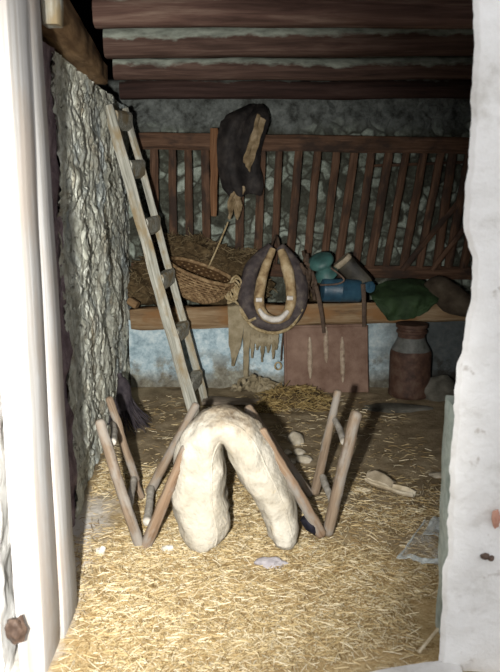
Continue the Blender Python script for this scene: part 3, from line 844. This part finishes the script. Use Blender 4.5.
mb = MB(); mb.grid(lambda u, v: bk_pt(2*pi*u, v, -.008), 40, 12, True); mb.build('lining', M['wicker_in'], bk, recalc=False)
mb = MB(); mb.tube([bk_pt(2*pi*k/24, 1.0, .0) for k in range(24)], .014, 8, 3, .2, 60, closed=True); mb.build('rim', M['wicker'], bk)

# hay in the manger
def hay_h(x):       # top of the hay heap, metres
    px = 250+x*FPX/5.6
    return 0.0
mb = MB()
heap = [(150, 268, 15), (172, 254, 22), (195, 256, 24), (215, 262, 22), (236, 268, 22), (252, 262, 16), (140, 285, 18), (165, 285, 22), (222, 285, 26), (250, 285, 20), (310, 286, 15), (345, 296, 14)]
for i, (a, b, r) in enumerate(heap):
    mb.blob(at(a, b+4, 5.55), (r*.0078, .13, r*.0068), .35, 1.6, 3, None, i*3.1)
base_ = mb
hy_ = MB()
def hay_pt():
    a, b, r = random.choice(heap); th = random.random()*2*pi
    ph = random.uniform(-.4, pi/2)
    c = at(a, b+4, 5.55)
    return c+V((cos(th)*cos(ph)*r*.0080, -abs(sin(th))*cos(ph)*.135, sin(ph)*r*.0072))
hb = tag(base_.build('hay_heap', M['haybase']), 'heap of brown hay in the manger behind basket and collar', 'hay', None, 'stuff')
hb2 = MB(); stalks(hb2, 2600, hay_pt, .04, .16, .0022, .5, .5)
o = hb2.build('hay_stalks', M['hay'], hb, recalc=False, smooth=False); o['kind'] = 'stuff'

# ------------------------------------------------------------------ cans on the manger
cn = thing('blue_can', 'dented blue metal can lying on the manger rim', 'can', at(345, 300, 5.2))
a, b = at(322, 290, 5.22), at(360, 291, 5.26)
axd = (b-a).normalized(); rot = V((0, 0, 1)).rotation_difference(axd).to_matrix().to_4x4()
mt = Matrix.Translation(a) @ rot; L = (b-a).length
mb = MB(); mb.lathe([(.0, -.01), (.06, -.008), (.078, .0), (.082, .02), (.082, L*.45), (.086, L*.47), (.082, L*.5), (.082, L-.02), (.076, L), (.05, L+.012), (0, L+.012)], 30, mt, .06); mb.build('body', M['blue'], cn)
e = at(369, 287, 5.16); rot2 = V((0, 0, 1)).rotation_difference(V((.35, -1, .1))).to_matrix().to_4x4()
mb = MB(); mb.lathe([(.0, -.06), (.028, -.06), (.034, -.04), (.034, .0), (.04, .004), (.04, .016), (.026, .02), (.0, .014)], 22, Matrix.Translation(e) @ rot2); mb.build('spout', M['blue'], cn)
tk = thing('teal_sprayer', 'teal metal funnel with rounded lid between collar and blue can', 'funnel', at(322, 280, 5.2))
c = at(321, 262, 5.24); rot3 = V((0, 0, 1)).rotation_difference(V((-.35, -.45, .8))).to_matrix().to_4x4()
T3 = Matrix.Translation(c) @ rot3
mb = MB(); mb.lathe([(.0, .045), (.05, .043), (.082, .03), (.093, .008), (.09, -.004), (.0, -.004)], 30, T3, .05); mb.build('lid', M['teal'], tk)
mb = MB(); mb.lathe([(.0, -.005), (.045, -.006), (.05, -.05), (.06, -.085), (.088, -.11), (.09, -.12), (.0, -.12)], 30, T3, .05); mb.build('neck', M['teal'], tk)
mb = MB(); mb.tube([at(331, 268, 5.16), at(344, 279, 5.13), at(337, 284, 5.13), at(320, 285, 5.13)], .007, 8, 4); mb.build('wire_handle', M['iron'], tk)
dk = thing('dark_can', 'dark dull metal box tilted behind the blue can', 'box', at(355, 285, 5.3))
mb = MB(); p, q = at(344, 262, 5.34), at(366, 286, 5.30); mb.beam(p, q, .12, .14, (.5, -.2, .8), 10, .006, 6, .2); mb.build('body', M['darkcan'], dk)
mb = MB(); mb.beam(at(341, 259, 5.335), at(344.5, 263, 5.335), .125, .145, (.5, -.2, .8), 4, .003, 6, .2)
tag(mb.build('cap', M['grey_leather'], dk), 'pale worn end cap')

# ------------------------------------------------------------------ tarp and sacks
mb = MB()
topl = [(368, 290, 5.34), (384, 282, 5.36), (400, 279, 5.38), (418, 280, 5.38), (432, 282, 5.37), (440, 288, 5.36)]
midl = [(372, 299, 5.17), (386, 298, 5.14), (402, 297, 5.13), (418, 296, 5.13), (430, 297, 5.14), (438, 300, 5.17)]
botl = [(377, 304, 5.13), (389, 322, 5.10), (402, 320, 5.09), (414, 318, 5.10), (424, 313, 5.11), (434, 304, 5.14)]
def tarp(u, v):
    a, b, c = interp(topl, u), interp(midl, u), interp(botl, u)
    q = [x*(1-2*v)+y*2*v for x, y in zip(a, b)] if v < .5 else [x*(2-2*v)+y*(2*v-1) for x, y in zip(b, c)]
    p = at(*q); return p+V((0, -.03*fbm((u*4, v*3, 2), 1.1, 3)-.012*sin(u*17+v*6), .012*fbm((u*4, v*3, 5), 1.2, 3)))
mb.sheet(tarp, 44, 34, .008)
tag(mb.build('green_tarpaulin', M['tarp']), 'green canvas sheet draped over the manger rim above the churn', 'tarpaulin')
mb = MB()
mb.tube([at(420, 297, 5.36), at(436, 292, 5.30), at(452, 298, 5.24), at(466, 306, 5.2), at(476, 308, 5.22)], [.05, .10, .115, .10, .05], 22, 6, .3, 7, .9)
tag(mb.build('brown_sack', M['brownsack']), 'slumped brown sack on the manger right of the green sheet', 'sack')

# torn sacking over the rim
def strip(pts, ws, name=None):
    def fn(u, v):
        s = v*(len(pts)-1); i = min(int(s), len(pts)-2); f = s-i
        x, y, Y = [a*(1-f)+b*f for a, b in zip(pts[i], pts[i+1])]; w = ws[i]*(1-f)+ws[i+1]*f
        return at(x+(u-.5)*w+.8*nz((v*6, u, x), 1), y+1.0*nz((v*4, u*3, x), 1), Y+.012*nz((u*2.5, v*5, x), 1))
    return fn
tc = thing('torn_sacking', 'torn strips of pale sacking hanging over the manger rim left of the collar', 'sacking', at(245, 370, 5.14))
mb = MB(); mb.sheet(strip([(235, 303, 5.25), (236, 306, 5.135), (236, 325, 5.13), (235, 345, 5.14), (234, 356, 5.15), (233, 366, 5.15)], [15, 16, 15, 12, 6, 2]), 16, 30, .008); mb.build('strip', M['sack'], tc)
mb = MB(); mb.sheet(strip([(247, 305, 5.24), (247, 308, 5.13), (247, 330, 5.13), (246, 350, 5.14), (246, 378, 5.15)], [4, 6, 6.5, 6, 4]), 8, 30, .01); mb.build('strip', M['sack'], tc)
mb = MB()
mb.sheet(strip([(262, 318, 5.15), (262, 328, 5.15), (263, 336, 5.15), (263, 342, 5.155), (264, 346, 5.16)], [22, 26, 25, 20, 10]), 20, 16, .008)
for x0, l in ((252, 16), (257, 8), (262, 20), (268, 11), (273, 17), (276, 8)):
    mb.sheet(strip([(x0, 334, 5.15), (x0+.5, 340+l*.4, 5.155), (x0, 342+l, 5.16)], [5, 4, 1.2]), 5, 10, .007)
mb.build('ragged_edge', M['sack'], tc)
# iron hook strap
hk = thing('hook_strap', 'thin strap ending in a ring hanging beside the rusty sheet', 'strap', at(280, 370, 5.1))
mb = MB(); mb.tube([at(284, 325, 5.13), at(282, 345, 5.14), at(281, 361, 5.14)], .006, 7, 4); mb.build('strap', M['strap'], hk)
mb = MB(); c = at(278, 366, 5.14); mb.tube([c+V((.022*cos(k*pi/6), 0, .026*sin(k*pi/6))) for k in range(12)], .006, 7, 2, closed=True); 
tag(mb.build('ring', M['rope'], hk), 'pale ring')

# ------------------------------------------------------------------ rusty sheet
rs = thing('rusty_panel', 'brown rusty metal panel with three upright ridges leaning on the manger', 'metal panel', fl(326, 389))
cA, cB, cCn, cD = at(285, 327, 5.185), at(366, 325, 5.185), fl(367, 392, .0), fl(286, 393, .0)
mb = MB()
def pn(u, v):
    return (cA*(1-u)+cB*u)*(1-v)+(cD*(1-u)+cCn*u)*v+V((0, .003*fbm((u*5, v*5, 0), 1, 3), 0))
mb.sheet(pn, 26, 20, .022); mb.build('sheet', M['rust'], rs, angle=30)
for u0, v0, v1 in ((.30, .15, .78), (.50, .0, .55), (.70, .16, .84)):
    mb = MB(); pts = [pn(u0, v0+(v1-v0)*k/6)+V((0, -.014, 0)) for k in range(7)]
    mb.tube(pts, [.004, .015, .017, .017, .017, .015, .004], 8, 3, .05, 20, .8); tag(mb.build('ridge', M['ridge'], rs), 'paler worn ridge')
mb = MB()
for u0, u1, v0, v1 in ((0, 1, 0, 0), (0, 0, 0, 1), (1, 1, 0, 1)):
    mb.tube([pn(u0, v0)+V((0, -.006, 0)), pn((u0+u1)/2, (v0+v1)/2)+V((0, -.006, 0)), pn(u1, v1)+V((0, -.006, 0))], .012, 8, 4, .05, 20)
mb.build('rolled_edge', M['rust'], rs)

# ------------------------------------------------------------------ milk churn
ck = at(409, 391, 5.07); ck.z = 0
ch = thing('milk_churn', 'rusty milk churn standing in front of the manger under the green sheet', 'milk churn', ck)
T = Matrix.Translation(ck) @ Matrix.Scale(.975, 4)
s = ck.y/cos(radians(16))/FPX*1.0
mb = MB(); mb.lathe([(0, .0), (.142, .0), (.150, .01), (.150, .03), (.146, .04), (.147, .30), (.143, .325), (.135, .34)], 36, T, .02); mb.build('body', M['churn'], ch)
mb = MB(); mb.lathe([(.140, .325), (.135, .345), (.105, .40), (.098, .42), (.098, .43)], 36, T, .02); tag(mb.build('shoulder', M['churn_top'], ch), 'paler grey shoulder')
mb = MB(); mb.lathe([(.096, .42), (.098, .455), (.108, .46), (.108, .475), (.10, .48), (.10, .495), (.112, .50), (.112, .522), (.09, .526), (0, .526)], 36, T, .01); mb.build('lid', M['churn'], ch)
# ------------------------------------------------------------------ floor clutter
mb = MB(); c = fl(443, 400); mb.blob(c+V((0, .06, .05)), (.13, .10, .10), .3, 1.2, 3, None, 4)
tag(mb.build('grey_rock', M['stone_grey']), 'large grey rock on the floor right of the churn', 'rock')
mb = MB(); c = fl(395, 408); mb.blob(c+V((0, .0, .0)), (.22, .09, .018), .3, 1.5, 3, None, 9)
tag(mb.build('flat_stone', M['stone_grey']), 'low flat grey stone on the floor in front of the churn', 'stone')
mb = MB(); mb.beam(fl(203, 402, .02)+V((0, .03, 0)), fl(262, 403, .03)+V((0, .03, 0)), .12, .035, (0, 0, 1), 12, .012, 8, .2)
tag(mb.build('stone_slab', M['slab']), 'flat grey-brown slab lying behind the saddle at the foot of the ladder', 'slab')
stones = [((296, 444), .050, .046, .042, 'largest pale stone on the floor, just right of the saddle crown'),
          ((288, 455), .024, .022, .016, 'small rounded stone below the largest pale stone'),
          ((299, 455), .034, .03, .018, 'grey flattened stone right of the small rounded stone'),
          ((304, 463), .048, .030, .022, 'flat whitish stone near the right carrying frame'),
          ((292, 464), .022, .02, .014, 'little stone at the left tip of the flat whitish stone')]
for i, (px, a, b, c_, lab) in enumerate(stones):
    p = fl(*px); mb = MB(); mb.blob(p+V((0, .02, c_*.55)), (a, b, c_), .3, 1.2, 3, Matrix.Rotation(random.random()*.6-.3, 3, 'Z'), i*5.3)
    tag(mb.build('field_stone', M['stone']), lab, 'stone', 'loose stones behind the right carrying frame')
for px, s_, lab, mt, seed in (((167, 553), (.030, .022, .018), 'small white stone at the left foot of the saddle', 'chalk', 2),
                      ((100, 557), (.020, .018, .026), 'small upright white stone near the left door post', 'chalk', 6),
                      ((270, 567), (.055, .032, .022), 'greyish white lump half sunk in straw before the saddle', 'tin', 11),
                      ((440, 477), (.05, .03, .014), 'pale flat stone half hidden at the right edge of the floor', 'stone', 3)):
    p = fl(*px); mb = MB(); mb.blob(p+V((0, .01, s_[2]*.5)), s_, .4, 1.4, 3, None, seed)
    tag(mb.build('white_stone' if mt == 'chalk' else 'stone_lump', M[mt]), lab, 'stone')

# heap of twisted netting and straw below the sacking
mb = MB()
c = fl(255, 393)
for k in range(26):
    pts = []; x = random.uniform(228, 280); 
    for j in range(5):
        pts.append(at(x+random.uniform(-4, 4), 391-random.uniform(0, 16)*(1-abs(x-254)/45), 5.08-random.uniform(0, .12))); x += random.uniform(-2, 12)*(1 if x < 262 else -1)
    mb.tube(pts, [.006, .014, .018, .014, .006], 8, 4, .3, 30, .6)
tag(mb.build('twisted_sacking', M['sack']), 'crumpled heap of torn sacking on the floor left of the rusty panel', 'sacking')
mb = MB(); hp = [(282, 405, .14, .09), (302, 404, .15, .10), (318, 409, .10, .06), (270, 411, .09, .05)]
for i, (a, b, r, h) in enumerate(hp): mb.blob(fl(a, b)+V((0, .02, .0)), (r, r*.8, h), .35, 1.6, 3, None, i*2.7+1)
hb = tag(mb.build('straw_heap', M['haybase']), 'heap of brown and golden straw on the floor before the rusty panel', 'straw', None, 'stuff')
m2 = MB()
def hp_pt():
    a, b, r, h = random.choice(hp); th = random.random()*2*pi; ph = random.uniform(0, pi/2)
    return fl(a, b)+V((cos(th)*cos(ph)*r*1.08, .02+sin(th)*cos(ph)*r*.85, .004+sin(ph)*h*1.05))
stalks(m2, 900, hp_pt, .05, .16, .0022, .3, .5)
o = m2.build('stalks', M['hay_gold'], hb, recalc=False, smooth=False); o['kind'] = 'stuff'

# worn shoe lying on the straw
so_ = thing('worn_shoe', 'pale worn shoe lying flat on the straw right of the carrying frame', 'shoe', fl(390, 495))
a, b = fl(366, 487), fl(414, 499)
def sole(u, v):
    w = [.012, .034, .030, .024, .034, .036, .016]; s = u*6; i = min(int(s), 5); f = s-i; ww = w[i]*(1-f)+w[i+1]*f
    p = a.lerp(b, u); d = (b-a).normalized(); n_ = V((-d.y, d.x, 0))
    e = abs(v-.5)*2
    return p+n_*(v-.5)*2*ww+V((0, 0, .014+.020*e**3+.018*(1-u)**2))
mb = MB(); mb.sheet(sole, 30, 11, .010); mb.build('sole', M['pale_leather'], so_)
mb = MB()
def upper(u, v):
    p = sole(.02+.55*u, 1.0); q = sole(.02+.55*u, .15)
    return p.lerp(q, v)+V((0, 0, .012+.045*sin(pi*min(1, v*.9))*sin(pi*(.15+.75*u))+.006*nz((u*5, v*4, 0))))
mb.sheet(upper, 18, 12, .005); tag(mb.build('upper', M['grey_leather'], so_), 'greyish upper')
mb = MB(); mb.blob(fl(362, 492)+V((0, 0, .01)), (.045, .02, .012), .3, 1.5, 3, None, 8)
tag(mb.build('leather_scrap', M['pale_leather']), 'pale scrap just left of the worn shoe', 'scrap')

# clear plastic bag by the right jamb
pb_ = thing('plastic_bag', 'crumpled clear plastic bag on the straw against the right jamb', 'plastic bag', fl(420, 560))
A, B, C_, D = fl(396, 562, .012), fl(446, 568, .012), fl(446, 520, .05), fl(424, 524, .03)
mb = MB()
def pbag(u, v):
    p = (A*(1-u)+B*u)*(1-v)+(D*(1-u)+C_*u)*v
    return p+V((0, 0, .012+.012*fbm((u*3, v*3, 1), 1.3, 4)+.022*sin(pi*u)*sin(pi*v)))
mb.sheet(pbag, 36, 36, .0015); mb.build('film', M['plastic'], pb_, angle=80)
mb = MB()
mb.sheet(lambda u, v: pbag(u, .07*v)+V((0, -.004, .006)), 30, 5, .002)
mb.sheet(lambda u, v: pbag(.06*v, u)+V((0, -.002, .006)), 30, 5, .002)
mb.sheet(lambda u, v: pbag(.35+.6*v, .45+.55*u)+V((0, -.002, .010)), 16, 12, .002)
tag(mb.build('fold', M['plastic_fold'], pb_, angle=80), 'whitish folded edge')

# stick by the sill
mb = MB(); mb.tube([fl(419, 652, .02), fl(428, 641, .03), fl(438, 629, .04)], [.005, .006, .005], 7, 3, .15, 30)
tag(mb.build('pale_stick', M['pale_leather']), 'short pale stick on the straw near the right end of the sill', 'stick')

# ------------------------------------------------------------------ light
sp_ = bpy.data.lights.new('camera_flash', 'SPOT'); sp_.energy = 960; sp_.color = (1.0, .98, .94); sp_.shadow_soft_size = .03
sp_.spot_size = radians(69); sp_.spot_blend = 1.0
so2 = bpy.data.objects.new('camera_flash', sp_); COL.objects.link(so2)
so2.location = (-.22, .02, 1.42)
tgt = V((-.74, 3.0, .72)); so2.rotation_euler = (tgt-so2.location).to_track_quat('-Z', 'Y').to_euler()
w = bpy.data.worlds.new('sky'); S.world = w; w.use_nodes = True
w.node_tree.nodes['Background'].inputs[0].default_value = (.94, .95, 1.0, 1)
w.node_tree.nodes['Background'].inputs[1].default_value = 1.25

S.view_settings.view_transform = 'Standard'; S.view_settings.look = 'None'
S.view_settings.gamma = 1.0; S.view_settings.exposure = 0.0; S.view_settings.use_curve_mapping = False
for o in bpy.data.objects:
    if '_o' in o: del o['_o']
